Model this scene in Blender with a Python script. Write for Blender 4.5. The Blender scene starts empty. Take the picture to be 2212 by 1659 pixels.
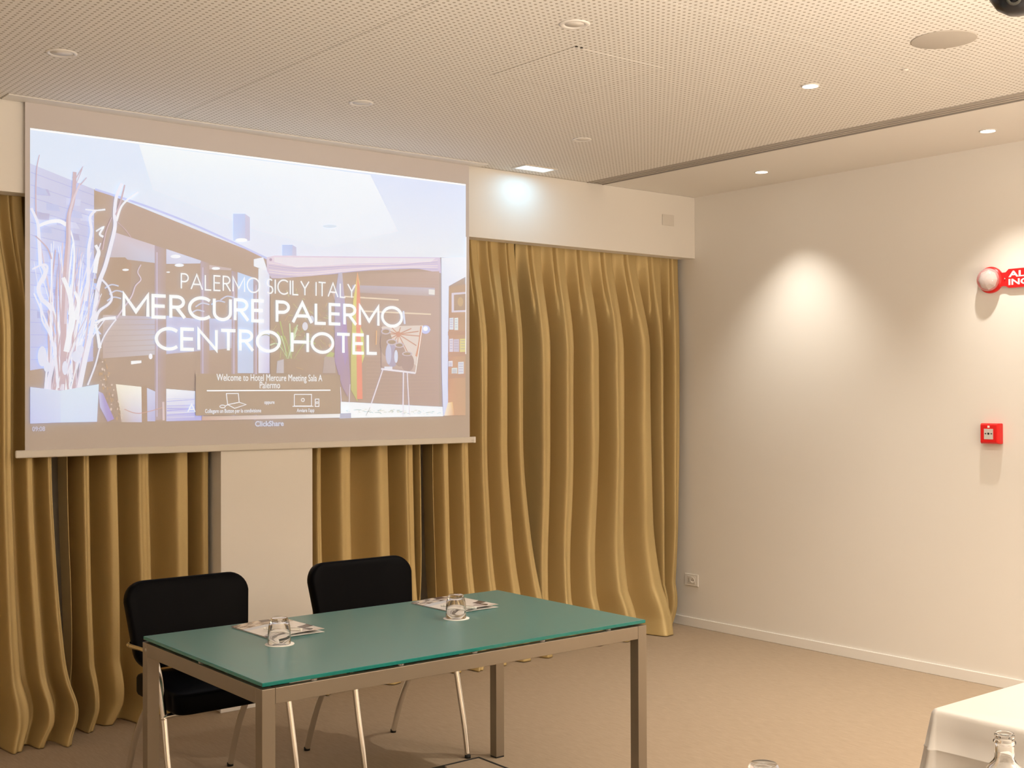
import bpy, bmesh, math, random
from mathutils import Vector, Matrix
random.seed(7)
C = bpy.context.scene.collection
S = bpy.context.scene

# ------------------------------------------------------------------ camera
cam_d = bpy.data.cameras.new('camera'); cam = bpy.data.objects.new('camera', cam_d); C.objects.link(cam)
YAW, PIT, ROL = .6738507, .0088513, -.0035167
fw = Vector((math.sin(YAW)*math.cos(PIT), math.cos(YAW)*math.cos(PIT), math.sin(PIT)))
rt = Vector((math.cos(YAW), -math.sin(YAW), 0)); up = rt.cross(fw)
r2 = rt*math.cos(ROL)+up*math.sin(ROL); u2 = -rt*math.sin(ROL)+up*math.cos(ROL)
m = Matrix((r2, u2, -fw)).transposed().to_4x4(); m.translation = (0, 0, 1.58)
cam.matrix_world = m
cam_d.sensor_width = 36; cam_d.lens = 2623.0/2212*36; cam_d.clip_start = .05
S.camera = cam
# ------------------------------------------------------------------ world, exposure
S.view_settings.view_transform = 'Standard'; S.view_settings.look = 'None'
S.view_settings.gamma = 1; S.view_settings.use_curve_mapping = False
S.view_settings.exposure = 0.0
S.cycles.use_denoising = True
S.cycles.max_bounces = 9; S.cycles.diffuse_bounces = 5; S.cycles.glossy_bounces = 4; S.cycles.transmission_bounces = 9
S.cycles.sample_clamp_indirect = 6
w = bpy.data.worlds.new('world'); S.world = w; w.use_nodes = True
w.node_tree.nodes['Background'].inputs[0].default_value = (.9, .75, .6, 1)
w.node_tree.nodes['Background'].inputs[1].default_value = .02
# ------------------------------------------------------------------ room dimensions (metres)
ZC = 2.915          # ceiling
XR = 6.118          # right wall
YF = 5.665          # face of the pelmet above the curtains
ZP = 2.50           # underside of the pelmet
YB = 6.06           # wall behind the curtains
XL, YK = -2.2, -4.0 # left wall and back wall, out of the picture
XS0, XS1 = 5.13, 5.27   # slot air diffuser

# ------------------------------------------------------------------ room lights (recessed spots in the ceiling)
WARM = (1.0, .885, .745)
def spot(x, y, watts, size, blend, z=ZC-.012, rad=.035, col=WARM):
    d = bpy.data.lights.new('downlight_lamp', 'SPOT'); d.energy = watts; d.spot_size = math.radians(size)
    d.spot_blend = blend; d.shadow_soft_size = rad; d.color = col
    o = bpy.data.objects.new('downlight_lamp', d); C.objects.link(o); o.location = (x, y, z); return o
GEN_W, WASH_W = 84, 80
spot(4.289, 3.293, GEN_W*1.25, 125, .8)
for x, kx in ((2.6, .5), (4.29, 1.35)):
    for y in (1.8, .2, -1.4, -3.0):
        if not (x == .9 and y == .2): spot(x, y, GEN_W*kx*((.1 if x < 3 else .8) if y == 1.8 else 1), 140, .8)
for y in (4.754, 3.303, 1.80, .35, -1.1, -2.5):
    spot(5.73, y, WASH_W, 88, .95, rad=.022, col=(1.0, .93, .82))
# added fill with no real source: a large soft up-light brightening the ceiling
for fx_, fe in ((2.4, 470),):
    fl = bpy.data.lights.new('fill_uplight', 'AREA'); fl.shape = 'RECTANGLE'; fl.size = 3.0; fl.size_y = 3.0; fl.energy = fe; fl.color = (1.0, .875, .735)
    flo = bpy.data.objects.new('fill_uplight', fl); C.objects.link(flo); flo.location = (fx_, -1.2, 1.15); flo.rotation_euler = (math.pi, 0, 0)

# ------------------------------------------------------------------ helpers
def lin(c):
    return tuple(((v/255)/12.92 if v/255 <= .04045 else ((v/255+.055)/1.055)**2.4) for v in c)
def mat(name, col, rough=.5, metal=0, spec=.5, trans=0, ior=1.45, emit=None, es=0, sheen=0, coat=0, aniso=0):
    m = bpy.data.materials.new(name); m.use_nodes = True
    b = m.node_tree.nodes['Principled BSDF']; i = b.inputs
    i['Base Color'].default_value = (*col, 1); i['Roughness'].default_value = rough; i['Metallic'].default_value = metal
    i['Specular IOR Level'].default_value = spec; i['Transmission Weight'].default_value = trans; i['IOR'].default_value = ior
    i['Sheen Weight'].default_value = sheen; i['Coat Weight'].default_value = coat; i['Anisotropic'].default_value = aniso
    if emit: i['Emission Color'].default_value = (*emit, 1); i['Emission Strength'].default_value = es
    return m
def nodes(m): return m.node_tree.nodes, m.node_tree.links, m.node_tree.nodes['Principled BSDF']
def pos_noise(m, scale=(1, 1, 1), nscale=60, detail=3, bump=.1, dist=.002, mixcol=None, fac=1.0, rough=.5):
    """object-space noise driving bump and optionally colour"""
    N, L, B = nodes(m)
    g = N.new('ShaderNodeNewGeometry'); mp = N.new('ShaderNodeMapping'); mp.inputs['Scale'].default_value = scale
    L.new(g.outputs['Position'], mp.inputs['Vector'])
    n = N.new('ShaderNodeTexNoise'); n.inputs['Scale'].default_value = nscale; n.inputs['Detail'].default_value = detail
    n.inputs['Roughness'].default_value = rough
    L.new(mp.outputs[0], n.inputs['Vector'])
    if bump:
        b = N.new('ShaderNodeBump'); b.inputs['Strength'].default_value = bump; b.inputs['Distance'].default_value = dist
        L.new(n.outputs[0], b.inputs['Height']); L.new(b.outputs[0], B.inputs['Normal'])
    if mixcol:
        r = N.new('ShaderNodeValToRGB'); r.color_ramp.elements[0].position = .5-.25*fac; r.color_ramp.elements[1].position = .5+.25*fac
        r.color_ramp.elements[0].color = (*mixcol[0], 1); r.color_ramp.elements[1].color = (*mixcol[1], 1)
        L.new(n.outputs[0], r.inputs[0]); L.new(r.outputs[0], B.inputs['Base Color'])
    return m

def tag(o, label=None, cat=None, group=None, kind=None):
    if label: o['label'] = label
    if cat: o['category'] = cat
    if group: o['group'] = group
    if kind: o['kind'] = kind
    return o
def empty(name, loc=(0, 0, 0), rz=0, **k):
    o = bpy.data.objects.new(name, None); C.objects.link(o); o.location = loc; o.rotation_euler = (0, 0, rz)
    o.empty_display_size = .05
    return tag(o, **k)
def link(name, me, mt=None, parent=None, loc=(0, 0, 0), rz=0, smooth=False, **k):
    if mt is not None:
        for q in (mt if isinstance(mt, (list, tuple)) else [mt]): me.materials.append(q)
    if smooth:
        me.polygons.foreach_set('use_smooth', [True]*len(me.polygons))
    o = bpy.data.objects.new(name, me); C.objects.link(o); o.location = loc; o.rotation_euler = (0, 0, rz)
    if parent: o.parent = parent
    return tag(o, **k)
def bm_mesh(name, bm):
    bmesh.ops.recalc_face_normals(bm, faces=bm.faces)
    me = bpy.data.meshes.new(name); bm.to_mesh(me); bm.free(); return me
def box_bm(a, b, bev=0, seg=2, bm=None):
    own = bm is None
    if own: bm = bmesh.new()
    r = bmesh.ops.create_cube(bm, size=1)
    vs = r['verts']
    for v in vs:
        v.co = Vector([(a[i]+b[i])/2+v.co[i]*(b[i]-a[i]) for i in range(3)])
    if bev:
        es = list({e for v in vs for e in v.link_edges})
        bmesh.ops.bevel(bm, geom=es, offset=bev, segments=seg, profile=.5, affect='EDGES')
    return bm
def box(name, a, b, mt, parent=None, bev=0, seg=2, **k):
    return link(name, bm_mesh(name, box_bm(a, b, bev, seg)), mt, parent, **k)
def boxes(name, L, mt, parent=None, bev=0, **k):
    bm = bmesh.new()
    for a, b in L: box_bm(a, b, bev, 1, bm)
    return link(name, bm_mesh(name, bm), mt, parent, **k)
def lathe_bm(prof, n=48, bm=None, c=(0, 0, 0), axis='z'):
    """prof: (radius, height) list; closed on the axis where radius is 0"""
    if bm is None: bm = bmesh.new()
    rings = []
    weld = prof[0] == prof[-1]
    for r, h in prof:
        if r < 1e-6:
            rings.append([bm.verts.new((0, 0, h))])
        else:
            rings.append([bm.verts.new((r*math.cos(2*math.pi*i/n), r*math.sin(2*math.pi*i/n), h)) for i in range(n)])
    for A, B in zip(rings, rings[1:]):
        for i in range(n):
            j = (i+1) % n
            if len(A) == 1 and len(B) == 1: continue
            if len(A) == 1: bm.faces.new((A[0], B[i], B[j]))
            elif len(B) == 1: bm.faces.new((A[i], A[j], B[0]))
            else: bm.faces.new((A[i], A[j], B[j], B[i]))
    for R in rings:
        for v in R:
            x, y, z = v.co
            if axis == 'x': x, y, z = -z, y, x      # lathe axis pointing to -X (out of the right wall)
            v.co = (x+c[0], y+c[1], z+c[2])
    if weld: bmesh.ops.remove_doubles(bm, verts=rings[0]+rings[-1], dist=1e-6)
    return bm
def lathe(name, prof, mt, parent=None, n=48, c=(0, 0, 0), axis='z', smooth=True, **k):
    return link(name, bm_mesh(name, lathe_bm(prof, n, None, c, axis)), mt, parent, smooth=smooth, **k)
def smooth_path(P, n=6):
    out = []
    P = [Vector(p) for p in P]
    for i in range(len(P)-1):
        p0 = P[max(i-1, 0)]; p1 = P[i]; p2 = P[i+1]; p3 = P[min(i+2, len(P)-1)]
        for k in range(n):
            t = k/n
            out.append(.5*((2*p1)+(-p0+p2)*t+(2*p0-5*p1+4*p2-p3)*t*t+(-p0+3*p1-3*p2+p3)*t**3))
    out.append(P[-1]); return out
def tube_bm(P, r, n=12, bm=None, flat=1.0):
    if bm is None: bm = bmesh.new()
    rings = []; up = Vector((0, 0, 1)); prev = None
    for i, p in enumerate(P):
        t = (P[min(i+1, len(P)-1)]-P[max(i-1, 0)]).normalized()
        if prev is None:
            a = Vector((1, 0, 0)) if abs(t.x) < .9 else Vector((0, 1, 0))
            s = t.cross(a).normalized()
        else: s = (prev-t*prev.dot(t)).normalized()
        prev = s; q = t.cross(s)
        rr = r[i] if isinstance(r, (list, tuple)) else r
        rings.append([bm.verts.new(p+(s*math.cos(2*math.pi*k/n)*flat+q*math.sin(2*math.pi*k/n))*rr) for k in range(n)])
    for A, B in zip(rings, rings[1:]):
        for k in range(n): bm.faces.new((A[k], A[(k+1) % n], B[(k+1) % n], B[k]))
    bm.faces.new(rings[0][::-1]); bm.faces.new(rings[-1])
    return bm
def tube(name, P, r, mt, parent=None, n=12, sm=6, **k):
    return link(name, bm_mesh(name, tube_bm(smooth_path(P, sm), r, n)), mt, parent, smooth=True, **k)
def grid_bm(nx, ny, f, bm=None):
    if bm is None: bm = bmesh.new()
    V = [[bm.verts.new(f(i/nx, j/ny)) for i in range(nx+1)] for j in range(ny+1)]
    for j in range(ny):
        for i in range(nx): bm.faces.new((V[j][i], V[j][i+1], V[j+1][i+1], V[j+1][i]))
    return bm
def dup(root, loc=None, label=None):
    r = root.copy(); C.objects.link(r)
    if loc is not None: r.location = loc
    if label: r['label'] = label
    for ch in list(root.children):
        c = ch.copy(); C.objects.link(c); c.parent = r
        for g in list(ch.children):
            d = g.copy(); C.objects.link(d); d.parent = c
    return r
def text(name, s, mt, M, w, h, parent=None, bold=0, off=0):
    """flat lettering fitted into a w x h rectangle; M places its lower-left corner (local X right, Y up)"""
    cu = bpy.data.curves.new(name, 'FONT'); cu.body = s; cu.offset = bold; cu.resolution_u = 3
    o = bpy.data.objects.new(name, cu); C.objects.link(o)
    dg = bpy.context.evaluated_depsgraph_get()
    me = bpy.data.meshes.new_from_object(o.evaluated_get(dg)); bpy.data.objects.remove(o)
    xs = [v.co.x for v in me.vertices]; ys = [v.co.y for v in me.vertices]
    x0, x1, y0, y1 = min(xs), max(xs), min(ys), max(ys)
    for v in me.vertices:
        v.co = M @ Vector(((v.co.x-x0)/(x1-x0)*w, (v.co.y-y0)/(y1-y0)*h, off))
    return link(name, me, mt, parent)

# ------------------------------------------------------------------ materials
WALLC = (.80, .775, .735)
m_wall = pos_noise(mat('wall_paint', WALLC, .75, spec=.25), nscale=220, bump=.12, dist=.0006)
m_wall_far = mat('back_wall_bounce_tone', (.55, .46, .35), .8)  # unseen back wall, plain surface; colour chosen to temper the bounce light
m_wall_left = mat('pale_left_wall', (.78, .72, .64), .8)
m_ceil = mat('perforated_board', WALLC, .8, spec=.2)
N, L, B = nodes(m_ceil)
g = N.new('ShaderNodeNewGeometry'); sc_ = N.new('ShaderNodeVectorMath'); sc_.operation = 'SCALE'; sc_.inputs['Scale'].default_value = 1/.0257
fr = N.new('ShaderNodeVectorMath'); fr.operation = 'FRACTION'
sb = N.new('ShaderNodeVectorMath'); sb.operation = 'SUBTRACT'; sb.inputs[1].default_value = (.5, .5, 0)
ml = N.new('ShaderNodeVectorMath'); ml.operation = 'MULTIPLY'; ml.inputs[1].default_value = (1, 1, 0)
ln = N.new('ShaderNodeVectorMath'); ln.operation = 'LENGTH'
off = N.new('ShaderNodeVectorMath'); off.operation = 'ADD'; off.inputs[1].default_value = (20.003, 20.009, 0)
L.new(g.outputs['Position'], off.inputs[0]); L.new(off.outputs[0], sc_.inputs[0]); L.new(sc_.outputs[0], fr.inputs[0]); L.new(fr.outputs[0], sb.inputs[0])
L.new(sb.outputs[0], ml.inputs[0]); L.new(ml.outputs[0], ln.inputs[0])
mr = N.new('ShaderNodeMapRange'); mr.inputs['From Min'].default_value = .185; mr.inputs['From Max'].default_value = .245
L.new(ln.outputs['Value'], mr.inputs['Value'])
rp = N.new('ShaderNodeMixRGB'); rp.inputs[1].default_value = (.40, .36, .30, 1); rp.inputs[2].default_value = (*WALLC, 1)
L.new(mr.outputs[0], rp.inputs[0]); L.new(rp.outputs[0], B.inputs['Base Color'])
bp = N.new('ShaderNodeBump'); bp.inputs['Distance'].default_value = .003; bp.inputs['Strength'].default_value = .4
L.new(mr.outputs[0], bp.inputs['Height']); L.new(bp.outputs[0], B.inputs['Normal'])

m_floor = mat('beige_carpet', (.42, .33, .235), .9, spec=.1)
pos_noise(m_floor, (34, 3.2, 1), 4, 6, .35, .003, ((.34, .265, .19), (.44, .345, .252)), 1.0, .7)
m_base = mat('white_baseboard', (.82, .80, .77), .35)
m_plastic = mat('white_plastic', (.80, .78, .75), .4)
m_plastic2 = mat('cream_plastic', (.70, .67, .62), .45)
m_dark = mat('dark_void', (.035, .03, .025), .8)
m_grille = mat('bronze_grey_aluminium', (.46, .42, .37), .5, metal=.2)
m_red = mat('red_plastic', (.72, .012, .012), .35)
m_black = mat('black_plastic', (.012, .012, .014), .25)
m_hole = mat('socket_hole', (.03, .03, .03), .6)
m_gold = mat('gold_satin_curtain', (.47, .33, .125), .50, spec=.5, metal=.3)
pos_noise(m_gold, (1, 1, 9), 260, 2, .22, .0008, ((.49, .375, .170), (.61, .465, .220)), 1.2)
m_leather = pos_noise(mat('black_leather', (.0025, .0025, .0035), .42, spec=.05), nscale=300, bump=.15, dist=.0008)
m_chrome = mat('chrome', (.80, .78, .75), .13, metal=1)
m_alu = pos_noise(mat('satin_aluminium', (.31, .265, .21), .38, metal=.7), nscale=500, bump=.03, dist=.0004)
m_gtop = pos_noise(mat('frosted_green_glass', (.092, .235, .232), .28, spec=.6), nscale=420, bump=.08, dist=.0005)
m_gedge = mat('glass_edge_teal', (.006, .19, .175), .12, spec=.7)
m_glass = mat('clear_glass', (1, 1, 1), .0, trans=1, ior=1.46)
m_paper = mat('white_paper', (.85, .84, .82), .6)
m_print = mat('grey_print', (.60, .57, .55), .6)
m_pen = mat('white_pen_plastic', (.86, .85, .82), .25)
m_cloth = pos_noise(mat('white_tablecloth', (.60, .587, .57), .8, spec=.15, sheen=.1), nscale=600, bump=.1, dist=.0004)
m_screen = mat('matt_screen_fabric', (.63, .60, .605), .9, spec=.05)
m_lampoff = mat('unlit_diffuser', (.74, .71, .66), .35)
m_lampon = mat('lit_diffuser', (1, .95, .85), .5, emit=(1, .93, .80), es=14)
m_emer = mat('emergency_tube_panel', (.9, .95, 1), .4, emit=(.72, .90, 1), es=2.5)
m_refl = mat('grey_reflector', (.42, .43, .45), .3, metal=.5)
m_rubber = mat('black_rubber', (.015, .015, .015), .6)
m_ring = mat('dark_metal_ring', (.10, .10, .09), .3, metal=.6)
m_spk = pos_noise(mat('speaker_mesh', (.47, .43, .38), .8), nscale=900, bump=.2, dist=.001)
m_clear = mat('clear_lens', (1, .93, .93), .08, trans=.75, ior=1.4)

# ------------------------------------------------------------------ setting
box('floor', (XL, YK, -.05), (XR+.1, YB+.1, 0), m_floor, kind='structure')
box('wall_right', (XR, YK, 0), (XR+.1, YB+.1, ZC+.12), m_wall, kind='structure')
box('wall_left', (XL-.1, YK, 0), (XL, YB+.1, ZC+.12), m_wall_left, kind='structure')
box('wall_back', (XL, YK-.1, 0), (XR, YK, ZC+.12), m_wall_far, kind='structure')
wf = box('wall_front', (XL, YB, 0), (XR, YB+.1, ZC+.12), m_wall, kind='structure')
box('pelmet', (XL, YF, ZP), (XR, YF+.105, ZC), m_wall, wf, bev=.002)
box('pillar', (2.648, 5.648, 0), (3.166, YB, ZP), m_wall, wf, bev=.003)
# skirting: flat board with eased top edge
def skirt(name, a, b, parent=None, **k): return box(name, a, b, m_base, parent, bev=.003, **k)
skirt('baseboard_right', (XR-.011, YK, 0), (XR, YB, .062), kind='structure')
skirt('baseboard_front', (2.640, 5.637, 0), (3.174, 5.648, .062), kind='structure')
# ceiling: plain plaster margin on the right, perforated boards with fine joints elsewhere, slot between
ceil = box('ceiling', (XL, YK, ZC+.02), (XR, YB, ZC+.12), m_wall, kind='structure')
box('plaster_margin', (XS1, YK, ZC), (XR, YF, ZC+.02), m_wall, ceil)
g_ = .0015
for (xa, xb) in ((XL, 2.36), (2.36, XS0)):
    for (ya, yb) in ((YK, .48), (.48, 2.88), (2.88, YF)):
        box('ceiling_panel', (xa+g_, ya+g_, ZC), (xb-g_, yb-g_, ZC+.02), m_ceil, ceil)

# slot air diffuser running along the edge of the perforated field
sd = empty('slot_diffuser', (5.2, 0, ZC), label='long grey-brown linear slot air diffuser between perforated ceiling and plain margin', cat='air vent')
box('slot_back', (-.07, YK, .012), (.07, YF-.003, .019), m_dark, sd)
for i, xx in enumerate((-.066, -.0335, 0, .0335, .066)):
    wdt = .0042 if i in (0, 4) else .0105
    box('slat', (xx-wdt, YK, -.004 if i in (0, 4) else -.001), (xx+wdt, YF-.003, .011), m_grille, sd)

# access hatch
ah = empty('access_hatch', (3.34, 3.735, ZC), label='square perforated access hatch set flush in the ceiling', cat='ceiling hatch')
box('hatch_panel', (-.249, -.253, -.0016), (.249, .253, -.0004), m_ceil, ah)
bm = bmesh.new()
for a, b in (((-.254, -.258, -.0006), (.254, -.2545, -.0002)), ((-.254, .2545, -.0006), (.254, .258, -.0002)), ((-.254, -.258, -.0006), (-.2505, .258, -.0002)), ((.2505, -.258, -.0006), (.254, .258, -.0002))): box_bm(a, b, 0, 1, bm)
link('shadow_gap', bm_mesh('gap', bm), m_plastic2, ah)
for dx, dy in ((-.244, -.262), (-.218, -.262)): lathe('catch_hole', [(0, -.0022), (.006, -.0022), (.006, -.0003), (0, -.0003)], m_dark, ah, 12, (dx, dy, 0))

# ---- ceiling downlights
def downlight(x, y, lit, label, R=.053, rin=.034, group=None):
    t = empty('downlight', (x, y, ZC), label=label, cat='ceiling light', group=group)
    lathe('trim_ring', [(rin, -.001), (rin+.004, -.0045), (R-.006, -.005), (R, -.002), (R, -.0004), (rin, -.0004)], m_plastic, t)
    lathe('diffuser', [(0, -.0018), (rin-.001, -.0018), (rin-.001, -.0004), (0, -.0004)], m_lampon if lit else m_lampoff, t)
    return t
G1 = 'unlit downlights in the perforated ceiling'
downlight(1.573, 4.767, False, 'unlit round recessed downlight above the left end of the screen', .058, .043, G1)
downlight(2.916, 4.748, False, 'unlit round recessed downlight above the middle of the screen', .056, .040, G1)
downlight(2.902, 3.266, False, 'unlit round recessed downlight at the top edge beyond the access hatch', .056, .036, G1)
downlight(4.246, 4.724, False, 'small unlit downlight between the access hatch and the emergency light', .050, .030, G1)
G2 = 'lit downlights'
downlight(4.289, 3.293, True, 'glowing round downlight in the perforated ceiling', .040, .032, G2)
downlight(5.74, 3.303, True, 'glowing round downlight in the plain ceiling margin nearest the camera', .043, .034, G2)
downlight(5.721, 4.754, True, 'glowing round downlight in the plain ceiling margin nearest the curtain', .043, .034, G2)

# ---- emergency light
em = empty('emergency_light', (4.567, 5.497, ZC), label='small rectangular cool white emergency light glowing beside the screen', cat='emergency light')
boxes('frame', [((-.125, -.065, -.006), (.125, -.052, -.0003)), ((-.125, .052, -.006), (.125, .065, -.0003)), ((-.125, -.052, -.006), (-.110, .052, -.0003)), ((.110, -.052, -.006), (.125, .052, -.0003))], m_plastic2, em)
box('lit_panel', (-.109, -.051, -.003), (.109, .051, -.0003), m_emer, em)
el = bpy.data.lights.new('emergency_lamp', 'AREA'); el.shape = 'RECTANGLE'; el.size = .2; el.size_y = .09; el.energy = 1.0; el.color = (.30, .70, 1)
eo = bpy.data.objects.new('emergency_lamp', el); C.objects.link(eo); eo.location = (4.567, 5.50, ZC-.012)

# ---- ceiling speaker and detector
sp = empty('ceiling_speaker', (4.131, 2.553, ZC), label='large round beige speaker grille flush in the perforated ceiling', cat='speaker')
lathe('grille', [(0, -.0032), (.116, -.0030), (.120, -.0018), (.120, -.0004), (0, -.0004)], m_spk, sp, 64)
sn = empty('ceiling_sensor', (4.384, 2.887, ZC), label='tiny beige sensor button on the ceiling joint beyond the speaker', cat='sensor')
lathe('sensor_cap', [(0, -.008), (.009, -.007), (.014, -.002), (.014, -.0004), (0, -.0004)], m_plastic2, sn, 20)

# ---- black conference camera hung from the ceiling, cut by the frame
cc = empty('ceiling_camera', (2.951, 1.609, 2.623), rz=0, label='black dome camera hanging from the ceiling at the top right corner', cat='camera')
lathe('dome', [(0, -.075), (.03, -.071), (.055, -.055), (.072, -.028), (.076, 0), (.070, .025), (.05, .045), (0, .05)], m_black, cc, 40)
_d = (-fw*.65-rt*.45-up*.61).normalized()
bm = lathe_bm([(.012, .0795), (.019, .081), (.019, .0775), (.012, .0765)], 32)
q = _d.to_track_quat('Z', 'Y').to_matrix().to_4x4()
bmesh.ops.transform(bm, matrix=q, verts=bm.verts); link('lens_ring', bm_mesh('lens_ring', bm), m_ring, cc, smooth=True)
bm = lathe_bm([(0, .0775), (.012, .0765), (.012, .070), (0, .070)], 24); bmesh.ops.transform(bm, matrix=q, verts=bm.verts)
link('lens', bm_mesh('lens', bm), m_black, cc, smooth=True)
lathe('mount_pole', [(0, .045), (.030, .045), (.030, .283), (.055, .285), (.055, .2915), (0, .2915)], m_refl, cc, 32)

# ------------------------------------------------------------------ projection screen
YS = 5.640
scr = empty('projection_screen', (0, 0, 0), label='large pull-down projection screen showing a hotel lobby slide', cat='screen')
box('housing', (1.600, 5.548, ZC-.006), (4.258, 5.655, ZC-.0005), m_plastic, scr, bev=.001)
box('fabric', (1.698, YS, 1.330), (4.190, YS+.0015, ZC-.006), m_screen, scr)
bm = box_bm((1.655, YS-.010, 1.303), (4.225, YS+.006, 1.338), .006, 3)
bt = link('bottom_bar', bm_mesh('bottom_bar', bm), m_plastic2, scr)
box('end_cap', (4.210, YS-.0115, 1.3025), (4.2262, YS+.0065, 1.3385), m_plastic, bt, bev=.003)
text('maker_mark', 'kikc', m_grille, Matrix.Translation((4.196, YS-.0106, 1.313)) @ Matrix.Rotation(math.pi/2, 4, 'X'), .022, .010, bt)

# the projected picture, drawn as flat shapes of light on the fabric
F = 2623.0
def on_screen(x, y, yy=YS):
    d = r2*(x-1106)-u2*(y-829.5)+fw*F
    t = yy/d.y
    return d.x*t, 1.58+d.z*t
AMB = tuple(v*.97 for v in lin((190, 167, 152)))
class Pic:
    def __init__(s): s.v = []; s.f = []; s.c = []; s.k = 0
    def em(s, c): return tuple(max(0, (a-b)) for a, b in zip(lin(c), AMB))
    def add(s, pts, cols, k=None):
        s.k += 1; y = YS-.0006-s.k*.000012
        i0 = len(s.v)
        for p in pts: s.v.append((p[0], y, p[1]))
        s.f.append(list(range(i0, i0+len(pts))))
        if not isinstance(cols[0], (tuple, list)): cols = [cols]*len(pts)
        s.c += [s.em(c) for c in cols]
    def poly(s, pts, col):       # points in slide units (as measured on the photographed slide)
        s.add([on_screen(*p) for p in pts], col)
    def raw_strip(s, P, ws, col, closed=False):
        """P list of (x,z) metres, constant layer"""
        s.k += 1; y = YS-.0006-s.k*.000012; n = len(P); i0 = len(s.v)
        for i in range(n):
            a = P[(i-1) % n] if (closed or i > 0) else P[i]; b = P[(i+1) % n] if (closed or i < n-1) else P[i]
            p = P[i]
            d1 = Vector((p[0]-a[0], p[1]-a[1])); d2 = Vector((b[0]-p[0], b[1]-p[1]))
            if d1.length < 1e-9: d1 = d2
            if d2.length < 1e-9: d2 = d1
            d1.normalize(); d2.normalize(); t = (d1+d2)
            t = t.normalized() if t.length > 1e-6 else d1
            nrm = Vector((-t.y, t.x)); cosv = max(.45, abs(nrm.dot(Vector((-d1.y, d1.x)))))
            w = (ws[i] if isinstance(ws, (list, tuple)) else ws)/2/cosv
            s.v += [(p[0]+nrm.x*w, y, p[1]+nrm.y*w), (p[0]-nrm.x*w, y, p[1]-nrm.y*w)]
            s.c += [s.em(col)]*2
        for i in range(n if closed else n-1):
            j = (i+1) % n
            s.f.append([i0+2*i, i0+2*i+1, i0+2*j+1, i0+2*j])
    def stroke(s, pts, wpx, col, taper=0, sm=5):
        P = [(p.x, p.y) for p in smooth_path([(a, b, 0) for a, b in pts], sm)] if sm else pts
        n = len(P); ws = [wpx*.00265*(1-taper*(1-i/(n-1))) for i in range(n)] if taper >= 0 else wpx*.00265
        s.raw_strip([on_screen(*p) for p in P], ws, col)
    def ell(s, cx, cy, rx, ry, col, n=20):
        s.poly([(cx+rx*math.cos(2*math.pi*i/n), cy+ry*math.sin(2*math.pi*i/n)) for i in range(n)], col)
    def build(s, name, parent):
        me = bpy.data.meshes.new(name); me.from_pydata(s.v, [], s.f)
        ca = me.color_attributes.new('light', 'FLOAT_COLOR', 'POINT')
        for i, c in enumerate(s.c): ca.data[i].color = (*c, 1)
        return link(name, me, m_pic, parent)
m_pic = mat('projected_light', (.63, .60, .605), .9, spec=.05)
N, L, B = nodes(m_pic); at = N.new('ShaderNodeAttribute'); at.attribute_name = 'light'
L.new(at.outputs['Color'], B.inputs['Emission Color']); B.inputs['Emission Strength'].default_value = 1
P = Pic(); BG = (192, 169, 157)
P.poly([(65, 277), (1006, 398), (1005, 898), (64, 915)], [(235, 242, 252), (238, 243, 252), BG, BG])
P.poly([(65, 510), (1005, 520), (1005, 898), (64, 915)], BG)
# white ceiling of the slide, brighter towards the top
P.poly([(65, 277), (1006, 398), (1006, 557), (950, 556), (592, 556), (575, 556), (205, 409), (65, 353)], [(226, 234, 250), (222, 228, 250), (232, 236, 244), (234, 236, 244), (232, 234, 246), (230, 232, 248), (226, 233, 250), (226, 234, 250)])
P.poly([(300, 312), (800, 378), (860, 500), (700, 535), (560, 500), (330, 410)], [(243, 247, 250), (243, 246, 252), (236, 240, 250), (234, 238, 248), (234, 238, 250), (232, 238, 250)])
P.stroke([(65, 278.5), (1006, 399.5)], 3.2, (255, 255, 255), -1, 0)
# stone wall
P.poly([(65, 353), (203, 409), (203, 560), (201, 780), (65, 800)], [(214, 214, 238), (208, 206, 232), (204, 202, 234), (198, 192, 222), (206, 206, 238)])
for r in range(16):
    yl = 372+r*27
    yr = yl+ (50-r*3.6)
    if yr < 780: P.stroke([(66, yl), (203, min(yr, 780))], .9, (190, 188, 216), -1, 0)
    for q in range(3):
        xx = random.uniform(70, 195); y0 = yl+(yr-yl)*(xx-66)/137
        if 385+ (xx-66)*.42 < y0 < 760: P.poly([(xx, y0+2), (xx+random.uniform(14, 34), y0+6), (xx+30, y0+20), (xx, y0+17)], random.choice([(202, 204, 236), (216, 216, 242), (196, 190, 216), (210, 206, 228)]))
# dark diagonal beam of the slide's glazed front
P.poly([(203, 409), (245, 424), (575, 557), (575, 585), (340, 560), (203, 545)], [(190, 166, 150), (194, 170, 160), (196, 172, 162), BG, BG, BG])
P.stroke([(205, 409), (300, 440), (400, 478), (500, 522), (580, 560)], 4, (203, 204, 242), -1)
P.poly([(242, 500), (334, 530), (334, 568), (236, 556)], [(214, 198, 206), (214, 200, 210), (210, 208, 226), (204, 190, 196)])
P.poly([(205, 556), (270, 556), (284, 570), (280, 640), (215, 700)], [(192, 160, 132), (190, 162, 138), (193, 164, 150), (190, 164, 150), (188, 160, 140)])
P.poly([(222, 680), (336, 684), (336, 766), (222, 774)], [(206, 186, 180), (200, 192, 210), (206, 198, 205), (204, 184, 180)])
for k in range(7): P.stroke([(226, 690+k*12), (334, 690+k*11)], 1.2, (198, 180, 178), -1, 0)
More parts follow.
